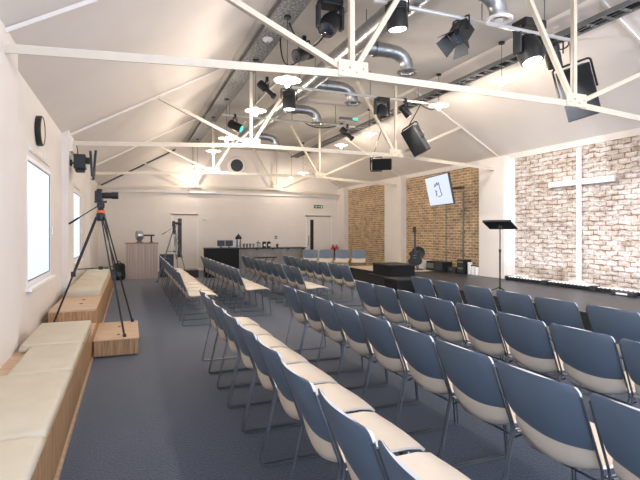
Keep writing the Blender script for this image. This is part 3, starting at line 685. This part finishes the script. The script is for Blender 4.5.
m = MB(); m.cbox((0, -.026, .2), (.09, .008, .02)); m.cbox((0, -.026, .27), (.09, .008, .02)); [setattr(m.v[i], 'xyz', (Rv @ m.v[i])) for i in range(len(m.v))]; m.build('pickup', M['chrome'], t, smooth=False)
t = thing('guitar_stand', 'black folding stand holding the electric guitar', 'stand', (D_.x, D_.y, .36), 0)
m = MB()
for a in (.4, 2.4, 4.6): m.tube([(0, .05, .3), (.2*math.cos(a), .05+.2*math.sin(a), .01)], .009, 6)
m.build('legs', M['black'], t)
m = MB(); m.tube([(-.1, -.05, .13), (-.1, .06, .13), (.1, .06, .13), (.1, -.05, .13)], .009, 6); m.build('cradle', M['black'], t)
D2 = at(421, 255, X=7.55)
t = thing('music_pad', 'black round practice pad on a stand right behind the guitar', 'instrument', (D2.x+.12, D2.y+.32, .36))
m = MB(); m.tube([(0, 0, 0.02), (0, 0, .3)], .012, 6); m.lathe([(.14, 0), (.14, .02)], (0, 0, 0)); m.build('stem', M['black'], t)
m = MB(); m.lathe([(.05, -.03), (.19, -.025), (.19, .02), (.15, .035), (.0, .04)], (0, 0, .47), (-.5, -.75, .35), 24); m.build('disc', M['black'], t)
m = MB(); m.lathe([(.06, .04), (.05, .055), (0, .06)], (0, 0, .47), (-.5, -.75, .35), 16); m.build('hub', M['mgrey'], t)
def at_stage(px, X, name, lb, cat, size, mt, z=.36):
    q = at(px, 260, X=X); return simple_box(name, lb, cat, (X, q.y, z), size, mt, bevel=.008), q
t, q = at_stage(422, 7.9, 'storage_tub', 'white plastic tub on the stage below the guitar', 'tub', (.25, .3, .24), 'white')
m = MB(); m.box((-.14, -.165, .24), (.14, .165, .26)); m.build('rim', M['white'], t, smooth=False)
t, q = at_stage(439, 7.95, 'guitar_amplifier', 'low black amplifier with a pale control strip on the stage under the screen', 'amplifier', (.32, .75, .26), 'black')
m = MB(); m.cbox((-.165, .18, .14), (.01, .3, .14)); m.build('control_panel', M['mgrey'], t, smooth=False)
m = MB(); m.cbox((-.165, -.2, .13), (.01, .3, .2)); m.build('grille', M['dgrey'], t, smooth=False)
t, q = at_stage(464, 8.03, 'equipment_rack', 'upright black rack box at the foot of the thick conduit', 'rack', (.24, .28, .36), 'black')
for k in range(4):
    m = MB(); m.cbox((-.125, 0, .06+k*.08), (.012, .2, .05)); m.build('rack_unit', M['mgrey'] if k % 2 else M['dgrey'], t, smooth=False)
t, q = at_stage(454, 8.0, 'cable_case', 'small dark case left of the upright rack box', 'case', (.2, .3, .14), 'dgrey')
m = MB(); m.cbox((-.105, 0, .08), (.01, .1, .03)); m.build('catch', M['chrome'], t, smooth=False)
for k, (px, hh) in enumerate(((470, .3), (473.5, .24), (477, .2))):
    q = at(px, 262, X=8.02); t = thing('paint_tin', ('tallest', 'middle', 'shortest')[k]+' of three white tubs lined up right of the rack box', 'tub', (8.02, q.y, .36)); t['group'] = 'white tubs by the pillar'
    m = MB(); m.lathe([(.05, 0), (.058, .01), (.06, hh-.02)], (0, 0, 0)); m.build('tub_body', M['white'], t)
    m = MB(); m.lathe([(.064, hh-.02), (.064, hh), (.055, hh+.005)], (0, 0, 0)); m.build('lid', M['dgrey'] if k == 1 else M['enamel'], t)
# keyboard-like black bag on a chair row
t = thing('folding_table', 'small black folding table between the far-block rows', 'table', (3.35, 12.75, 0), .2)
m = MB(); m.cbox((0, 0, .74), (.75, .45, .03)); m.build('table_top', M['black'], t, smooth=False)
for sx in (-1, 1):
    m = MB(); m.tube([(sx*.3, -.2, .0), (-sx*.3, .0-.2, .725)], .012, 6); m.tube([(sx*.3, .2, 0), (-sx*.3, .2, .725)], .012, 6); m.build('leg', M['black'], t)
# ------------------------------------------------------------------ pendants
LIGHTS = []
def point(loc, power, rgb=(255, 238, 220), r=.06, name='bulb_light'):
    d = bpy.data.lights.new(name, 'POINT'); d.energy = power; d.color = lin(rgb)[:3]; d.shadow_soft_size = r
    o = bpy.data.objects.new(name, d); C.objects.link(o); o.location = loc; return o
def make_pendant(z_l, zt=ZC-.01):
    t = thing('pendant_lamp', '', 'pendant lamp', (0, 0, z_l))
    top = zt-z_l
    m = MB(); m.lathe([(.05, top-.03), (.05, top)], (0, 0, 0), n=14); m.build('ceiling_rose', M['black'], t)
    m = MB(); m.tube([(0, 0, .10), (0, 0, top-.03)], .004, 5); m.build('flex', M['black'], t)
    m = MB(); m.lathe([(.19, .02), (.185, .028), (.06, .05), (.03, .06), (.022, .10), (.0, .105), ], (0, 0, 0), n=28); m.build('disc_shade', M['enamel'], t)
    m = MB(); m.lathe([(.0, -.075), (.03, -.065), (.042, -.03), (.03, .0), (.02, .018)], (0, 0, 0), n=16); m.build('bulb', M['bulb'], t)
    return t
pl_, pr_ = make_pendant(3.57, 4.499), make_pendant(3.94)
pl_['group'] = 'left row of pendants'; pr_['group'] = 'right row of pendants'
PW = 62
LP = [6.43, 8.26, 11.0, 12.85, 16.1, 17.4]; RPt = [6.21, 7.94, 10.9, 12.65]
for i, y in enumerate(LP):
    lb = 'white disc pendant lamp in the left row over the chairs, %s' % ('nearest the viewer', 'second away', 'third away', 'fourth away', 'fifth away', 'farthest, by the gable')[i]
    o = pl_ if i == 0 else dup(pl_, (0, 0, 0)); o.location = (2.07, y, 3.57); o['label'] = lb; point((2.07, y, 3.45), PW*(.5 if y > 15 else 1))
for i, y in enumerate(RPt):
    lb = 'white disc pendant lamp in the right row under the cable tray, %s' % ('nearest the viewer', 'second away', 'third away', 'farthest')[i]
    o = pr_ if i == 0 else dup(pr_, (0, 0, 0)); o.location = (5.72, y, 3.94); o['label'] = lb; point((5.72, y, 3.82), PW*.62)
p3 = make_pendant(3.5); p3['group'] = 'pendants at the far right'
for i, (x, y) in enumerate(((5.7, 17.2), (5.7, 15.9))):
    o = p3 if i == 0 else dup(p3, (0, 0, 0)); o.location = (x, y, 3.5); o['label'] = 'low white disc pendant before the far wall, '+('beside the exit sign, left one', 'right one of the two')[i]; point((x, y, 3.38), PW*.5)
for x, z in ((2.07, 3.57), (5.72, 3.94)):
    for y in (.2, 2.4): point((x, y, z-.1), PW, name='fill_light_behind')  # added unseen fill points behind the viewer, no lamps built for them
# ------------------------------------------------------------------ ducts
def spiral(path, r, n=16):
    """tube with raised ribs"""
    P = [Vector(p) for p in path]; pts, rs = [], []
    for a, b in zip(P, P[1:]):
        L = (b-a).length; k = max(2, int(L/.045))
        for i in range(k): pts.append(a.lerp(b, i/k)); rs.append(r*(1.0 if i % 3 else 1.05))
    pts.append(P[-1]); rs.append(r)
    return pts, rs
t = thing('air_duct', 'long galvanised spiral duct running the length of the ceiling', 'duct', (3.2, 9, 4.31))
m = MB(); pts, rs = spiral([(0, -6, 0), (0, 6.2, 0)], .15); m.tube(pts, rs, 16); m.build('main_pipe', M['galv'], t)
for yb in (4.55, 6.6, 8.62, 10.55, 14.0):
    y = yb-9; m = MB(); path = [(.14, y, 0), (.62, y, 0)]+arc((.62, y, 0), (.95, y, 0), (.95, y, -.28), 7)[1:]
    pts, rs = spiral(path, .105); m.tube(pts, rs, 14); m.lathe([(.115, 0), (.115, .05), (.12, .05), (.12, 0)], (.35, y, 0), (1, 0, 0), 16); br = m.build('branch_pipe', M['galv'], t)
    m = MB(); m.lathe([(.105, -.27), (.16, -.28), (.165, -.30), (.15, -.31), (.11, -.30), (.10, -.27)], (.95, y, 0), n=24); m.lathe([(.05, -.305), (.05, -.295)], (.95, y, 0), n=14); m.build('ring_diffuser', M['white'] if yb < 5 else M['galv'], br)
for y in range(-5, 7, 2):
    for x in (-.1, .1): m = MB(); m.tube([(x, y, .11), (x, y, .285)], .006, 5); m.build('hanger_rod', M['chrome'], t)
# ------------------------------------------------------------------ cable trays
def tray(x0, x1, y0, y1, z, lb, solid):
    t = thing('cable_tray', lb, 'cable tray', ((x0+x1)/2, y0, z)); w = (x1-x0)/2; L = y1-y0
    m = MB(); m.box((-w, 0, 0), (-w+.015, L, .06)); m.box((w-.015, 0, 0), (w, L, .06)); m.build('side_rail', M['mgrey'], t, smooth=False)
    m = MB()
    if solid: m.box((-w+.015, 0, 0), (w-.015, L, .008))
    else:
        n = int(L/.25); a, b = -w+.015, w-.015; vs, fs = [], []
        for k in range(n):
            for y in (k*.25, k*.25+.06): vs += [(a, y, .008), (a+.02, y, .008), (b-.02, y, .008), (b, y, .008)]
        for k in range(2*n-1):
            o = k*4; fs += [(o, o+1, o+5, o+4), (o+2, o+3, o+7, o+6)]+([(o+1, o+2, o+6, o+5)] if k % 2 == 0 else [])
        m.add(vs, fs)
    bed = m.build('tray_bed', M['tray'], t, smooth=False)
    if not solid: sd = bed.modifiers.new('thickness', 'SOLIDIFY'); sd.thickness = .006
    m = MB()
    for c in range(4):
        xx = -w*.6+c*w*.4; m.tube([(xx+.02*math.sin(k*1.3+c), k*.6, .03) for k in range(int(L/.6)+1)], .012, 5)
    m.build('cable_bundle', M['black'] if c else M['black'], t)
    return t
tray(1.86, 2.22, 3.2, 17.6, 4.50, 'wide perforated cable tray above the left row of pendants', True)
tray(5.80, 6.06, 3.2, 17.6, 4.30, 'ladder cable tray under the ceiling bend above the stage side', False)
def rig_bar(p0, p1, lb):
    t = thing('lighting_bar', lb, 'pipe', p0); p = Vector(p1)-Vector(p0)
    m = MB(); m.tube([(0, 0, 0), p], .025, 10); m.build('pipe', M['bar'], t)
    for k in (.05, .5, .84):
        q = p*k; m = MB(); m.tube([q+Vector((0, 0, .02)), (q.x, q.y, ZC-p0[2])], .008, 5); m.build('drop_rod', M['mgrey'], t)
    return t
rig_bar((2.6, 4.85, 4.11), (5.7, 4.85, 4.11), 'steel lighting bar nearest the viewer carrying the big lamps on the right')
rig_bar((2.75, 8.3, 4.10), (6.0, 8.3, 4.10), 'steel lighting bar just before the second truss')
rig_bar((1.95, 10.9, 4.11), (5.3, 10.9, 4.11), 'steel lighting bar between the second and third trusses')
rig_bar((2.72, 5.4, 4.42), (2.72, 11.6, 4.42), 'lengthwise steel bar beside the long air duct')
# ------------------------------------------------------------------ stage lights
def fixture(body, bar_z, aim, lb, r=.09, L=.28, lens='lens', kind='par', cat='stage light'):
    """body: centre, bar_z: height of the pipe it hangs from, aim: direction of the beam"""
    B = Vector(body); a = Vector(aim).normalized(); t = thing('stage_light', lb, cat, (B.x, B.y, bar_z)); c = Vector((0, 0, B.z-bar_z))
    s = a.cross(Vector((0, 0, 1))); s = s.normalized() if s.length > .05 else Vector((1, 0, 0))
    m = MB(); m.cbox((0, 0, 0), (.05, .07, .08)); m.tube([(0, 0, -.03), (0, 0, min(-.05, c.z+r+.06))], .012, 6); m.build('clamp', M['black'], t, smooth=False)
    up = Vector((0, 0, r+.07)); m = MB(); e = r+.03
    m.tube(bent([c+s*e, c+s*e+up, c-s*e+up, c-s*e], .02), .011, 6); m.build('yoke', M['black'], t)
    p0 = c-a*L/2; m = MB()
    if kind == 'par': m.lathe([(r*.55, 0), (r*.8, .02), (r*.85, L*.35), (r, L*.45), (r, L), (r*.9, L)], p0, a, 20)
    elif kind == 'profile': m.lathe([(r*.9, 0), (r, .02), (r, L*.4), (r*.55, L*.48), (r*.55, L*.85), (r*.75, L*.87), (r*.75, L)], p0, a, 18)
    elif kind == 'fresnel':
        x = a; y = s; z = x.cross(y); R = Matrix((x, y, z)).transposed(); m.box((0, -r, -r), (L, r, r), R, p0); m.box((L*.15, -r*.75, -r*1.15), (L*.8, r*.75, r*1.15), R, p0)
    bd = m.build('body', M['black'], t, smooth=(kind != 'fresnel'), bevel=.01 if kind == 'fresnel' else 0)
    m = MB()
    for k in range(4): m.lathe([(r*1.02, 0), (r*1.02, .008)], p0+a*(L*.08+k*L*.07), a, 18)
    m.build('cooling_fins', M['dgrey'], bd)
    m = MB(); rr = r*(.62 if kind == 'profile' else .86); m.lathe([(rr, 0), (rr*.8, .006), (0, .01)], p0+a*(L+.001), a, 20); m.build('lens', M[lens], t)
    if kind == 'fresnel':
        z = a.cross(s)
        for k, (d, sd) in enumerate(((s, z), (-s, z), (z, s), (-z, s))):
            m = MB(); h0 = p0+a*L+d*r; o_ = (a+d*.55).normalized()*.17; w_ = sd*r
            n_ = (a+d*.55).cross(sd).normalized()*.004
            m.add([h0-w_-n_, h0+w_-n_, h0+o_+w_*1.2-n_, h0+o_-w_*1.2-n_, h0-w_+n_, h0+w_+n_, h0+o_+w_*1.2+n_, h0+o_-w_*1.2+n_], [(0, 1, 2, 3), (7, 6, 5, 4), (0, 4, 5, 1), (1, 5, 6, 2), (2, 6, 7, 3), (3, 7, 4, 0)])
            m.build('barn_door', M['black'], t, smooth=False)
    m = MB(); m.tube(arc((0, 0, .02), (.18, .1, c.z*.6), c-a*L*.5, 8), .006, 5); m.build('power_cable', M['black'], t)
    return t, B+a*(L/2+.02), a
def mover(body, bar_z, aim, lb, s=1, lens='led'):
    B = Vector(body); a = Vector(aim).normalized(); t = thing('moving_head_light', lb, 'stage light', (B.x, B.y, bar_z)); c = Vector((0, 0, B.z-bar_z))
    m = MB(); m.box((-.14*s, -.10*s, c.z+.20*s), (.14*s, .10*s, c.z+.29*s)); m.build('base', M['black'], t, smooth=False, bevel=.015)
    m = MB(); m.tube([(-.08*s, 0, c.z+.28*s), (-.08*s, 0, .0)], .014, 6); m.tube([(.08*s, 0, c.z+.28*s), (.08*s, 0, .0)], .014, 6); m.build('clamp', M['black'], t)
    for q in (-1, 1):
        m = MB(); m.box((q*.155*s-.02, -.05*s, c.z-.06*s), (q*.155*s+.02, .05*s, c.z+.22*s)); m.build('yoke_arm', M['dgrey'], t, smooth=False, bevel=.01)
    m = MB(); m.lathe([(.05*s, -.16*s), (.10*s, -.12*s), (.125*s, -.03*s), (.125*s, .06*s), (.11*s, .13*s), (.10*s, .13*s)], c, a, 24); m.build('head', M['black'], t)
    m = MB(); m.lathe([(.095*s, 0), (.08*s, .01), (0, .014)], c+a*.131*s, a, 20); m.build('lens', M[lens], t)
    return t, B+a*.16*s, a
P = lambda px, py, Y: at(px, py, Y=Y)
spots = []
DN = (0.05, -.1, -1)
mover(P(330, 24, 5.9), 4.42, (-.5, -.3, -.7), 'cluttered black moving light with a bluish lens near the top left of the rig', 1.1, 'lens')
fixture(P(304, 54, 6.9), 4.42, (-.75, -.25, -.35), 'black can light pointing left, just left of the middle strut of the nearest truss', .10, .34)
fixture(P(289, 100, 8.25), 4.10, (0.02, 0, -1), 'black can light pointing straight down with a white lens, below the nearest pendant', .12, .34, 'led')
fixture(P(267, 90, 9.0), 4.42, (.55, -.3, -.6), 'slim black profile light tilted down right, left of the nearest pendant', .08, .42, kind='profile')
f5 = fixture(P(397, 16, 4.72), 4.11, (0.1, .05, -1), 'black can light with a bright white lens at the top centre of the rig', .12, .30, 'led')
mover(P(382, 112, 8.3), 4.10, (.1, -.2, -1), 'black moving light hanging beside the second truss, left of the hung speaker', .95, 'lens')
f7 = fixture(P(405, 111, 8.3), 4.10, (.75, .0, -.75), 'small spotlight shining onto the top of the tilted grey speaker', .075, .26, 'led')
fixture(P(347, 134, 10.9), 4.11, (.7, -.3, -.7), 'small black spotlight below the bar in front of the third truss', .085, .40, kind='profile')
fixture(P(235, 126, 10.9), 4.11, (.7, -.4, -.4), 'black light with a green glow low at the left end of a bar', .10, .34, 'teal')
fixture(P(461, 32, 4.9), 4.11, (-.55, -.1, -.75), 'black fresnel with open barn doors on the nearest bar', .10, .22, kind='fresnel')
f10 = mover(P(529, 50, 4.9), 4.11, (.1, -.25, -1), 'large black moving light with a white face, left of the big hung speaker', 1.3)
f11 = fixture(P(553, 56, 4.9), 4.11, (.45, .2, -.85), 'black can light squeezed behind the truss brace, left of the big hung speaker', .10, .32, kind='par')
t = thing('indicator_box', 'small box with a teal light on the bar before the third truss', 'controller', P(349, 119, 10.86))
m = MB(); m.cbox((0, 0, 0), (.5, .07, .07)); m.build('casing', M['mgrey'], t, smooth=False)
m = MB(); m.cbox((.16, -.04, 0), (.14, .012, .06)); m.build('indicator', M['teal'], t, smooth=False)
# left wall light
t = thing('stage_light', 'black barn-door light bracketed high on the left wall above the tripod', 'stage light', (WP, 8.95, 2.60))
m = MB(); m.box((0, -.05, -.05), (.03, .05, .05)); m.tube([(0.02, 0, 0), (.14, 0, .0)], .015, 8); m.tube(arc((0, 0, .3), (.1, -.02, .45), (.12, -.02, .13)), .008, 5); m.build('wall_bracket', M['black'], t)
m = MB(); m.box((.06, -.13, -.10), (.24, .13, .14)); m.box((.08, -.10, -.15), (.22, .10, -.10)); m.box((.22, -.05, .0), (.3, .05, .10)); m.build('body', M['black'], t, smooth=False, bevel=.012)
for k, (y, x) in enumerate(((-.16, .33), (.0, .37), (.18, .36))):
    m = MB(); m.cbox((x, y, -.02), (.035, .10, .42 if k != 1 else .5), Matrix.Rotation((-.06, .08, .05)[k], 3, 'Y')); m.build('barn_door', M['black'], t, smooth=False)
m = MB(); m.lathe([(.09, 0), (.0, .01)], (.24, 0, .02), (1, 0, 0)); m.build('lens', M['lens'], t)
# ------------------------------------------------------------------ hung speakers
def speaker(ctr, aim, roll, w, h, d, lb, hang):
    a = Vector(aim).normalized(); s = a.cross(Vector((0, 0, 1))).normalized(); u = s.cross(a); R = Matrix((s, a, u)).transposed() @ Matrix.Rotation(roll, 3, 'Y')
    t = thing('hung_speaker', lb, 'speaker', ctr); t.rotation_euler = R.to_euler()
    m = MB(); m.prism([(-w/2, d/2), (w/2, d/2), (w/2*.62, -d/2), (-w/2*.62, -d/2)], 'Z', -h/2, h/2); m.build('cabinet', M['dgrey'], t, smooth=False, bevel=.01)
    m = MB(); m.box((-w/2+.012, d/2, -h/2+.012), (w/2-.012, d/2+.012, h/2-.012)); m.build('grille', M['black_soft'], t, smooth=False)
    m = MB(); k = w/2+.03
    m.tube(bent([(-k, 0, 0), (-k, 0, h/2+.05), (k, 0, h/2+.05), (k, 0, 0)], .05), .016, 6)
    e = R.inverted() @ (Vector(hang)-Vector(ctr)); m.tube([(0, 0, h/2+.05), e], .012, 6); m.build('bracket', M['black'], t)
    for q in (-1, 1):
        m = MB(); m.lathe([(.035, 0), (.035, .02), (.01, .025)], (q*(w/2*.82), 0, 0), (q, 0, 0), 12); m.build('pivot_knob', M['black'], t)
c = P(417, 140, 8.7); speaker(c, (-.8, -.5, -.30), .42, .34, .60, .36, 'grey trapezoid speaker tilted above the second truss beside a pendant', (c.x-.1, 8.4, 4.1))
c = P(578, 92, 5.25); speaker(c, (-.72, -.66, -.32), .24, .46, .76, .42, 'big black speaker with a curved handle hung beside the nearest truss', (c.x-.1, 5.3, 4.3))
c = P(382, 164, 10.9); speaker(c, (-.5, -.8, -.2), PI/2, .30, .50, .32, 'small dark speaker hung on a rod in front of the right pillar', (c.x, 10.9, 4.15))
# small ceiling details
t = thing('smoke_detector', 'round white detector under the left cable tray', 'detector', (2.02, 7.3, 4.46)); m = MB(); m.lathe([(.0, -.01), (.05, -.005), (.08, .02), (.085, .04)], (0, 0, 0)); m.build('dome', M['white'], t)
m = MB(); m.lathe([(.015, -.016), (.015, -.008)], (0, 0, 0)); m.build('sensor', M['mgrey'], t)
# loose cables in the rig
for k, (pp, lb) in enumerate((([(2.15, 6.6, 4.49), (2.4, 6.6, 3.9), (2.70, 6.55, 4.4)], 'black cable loop drooping from the rig beside the left tray'),
                              ([(2.2, 7.2, 4.5), (2.3, 7.5, 4.0), (2.7, 7.8, 4.4)], 'black cable loop hanging behind the nearest pendant'),
                              ([(5.9, 8.3, 4.08), (6.0, 8.5, 3.92), (5.98, 9.0, 4.29)], 'black cable loop from the second bar up to the right tray'),
                              ([(5.65, 4.85, 4.09), (5.85, 5.0, 4.0), (5.9, 5.6, 4.29)], 'black cable loop from the nearest bar up to the right tray'),
                              ([(3.9, 10.9, 4.13), (4.3, 11.0, 3.9), (4.9, 10.9, 4.13)], 'black cable loop sagging under the bar before the third truss'))):
    m = MB(); m.tube(arc(*pp, 12), .012, 6); tag(m.build('cable', M['black']), lb, 'cable')
# ------------------------------------------------------------------ lights
FOOT = 9
def spot(loc, aim, power, rgb, ang=70, r=.08):
    d = bpy.data.lights.new('stage_spot', 'SPOT'); d.energy = power; d.color = lin(rgb)[:3]; d.spot_size = math.radians(ang); d.spot_blend = .8; d.shadow_soft_size = r
    o = bpy.data.objects.new('stage_spot', d); C.objects.link(o); o.location = loc; o.rotation_euler = Vector(aim).to_track_quat('-Z', 'Y').to_euler(); return o
spot(f5[1]+Vector((.1, 0, -.05)), (.9, .35, -.35), 260, (255, 250, 245), 80)
q = f10[1]; spot(q+Vector((0, 0, -.10)), (.85, .5, -.7), 300, (240, 244, 255), 80)
q = f11[1]; spot(q+Vector((.06, 0, -.10)), (.8, .7, -.6), 160, (255, 252, 250), 80)
for y in (8.2, 7.55, 6.9, 6.25, 5.6, 5.1): spot((7.88, y, .50), (.12, 0, 1), FOOT, (236, 241, 255), 130, .04)
q = f7[1]; spot(q+Vector((.03, 0, -.03)), (.7, .3, -.5), 60, (255, 250, 240), 60)
w = bpy.data.worlds.new('world'); bpy.context.scene.world = w; w.use_nodes = True
w.node_tree.nodes['Background'].inputs['Color'].default_value = lin((204, 222, 255)); w.node_tree.nodes['Background'].inputs['Strength'].default_value = 4.8
vs = bpy.context.scene.view_settings; vs.view_transform = 'Standard'; vs.look = 'None'; vs.gamma = 1; vs.use_curve_mapping = False; vs.exposure = .12
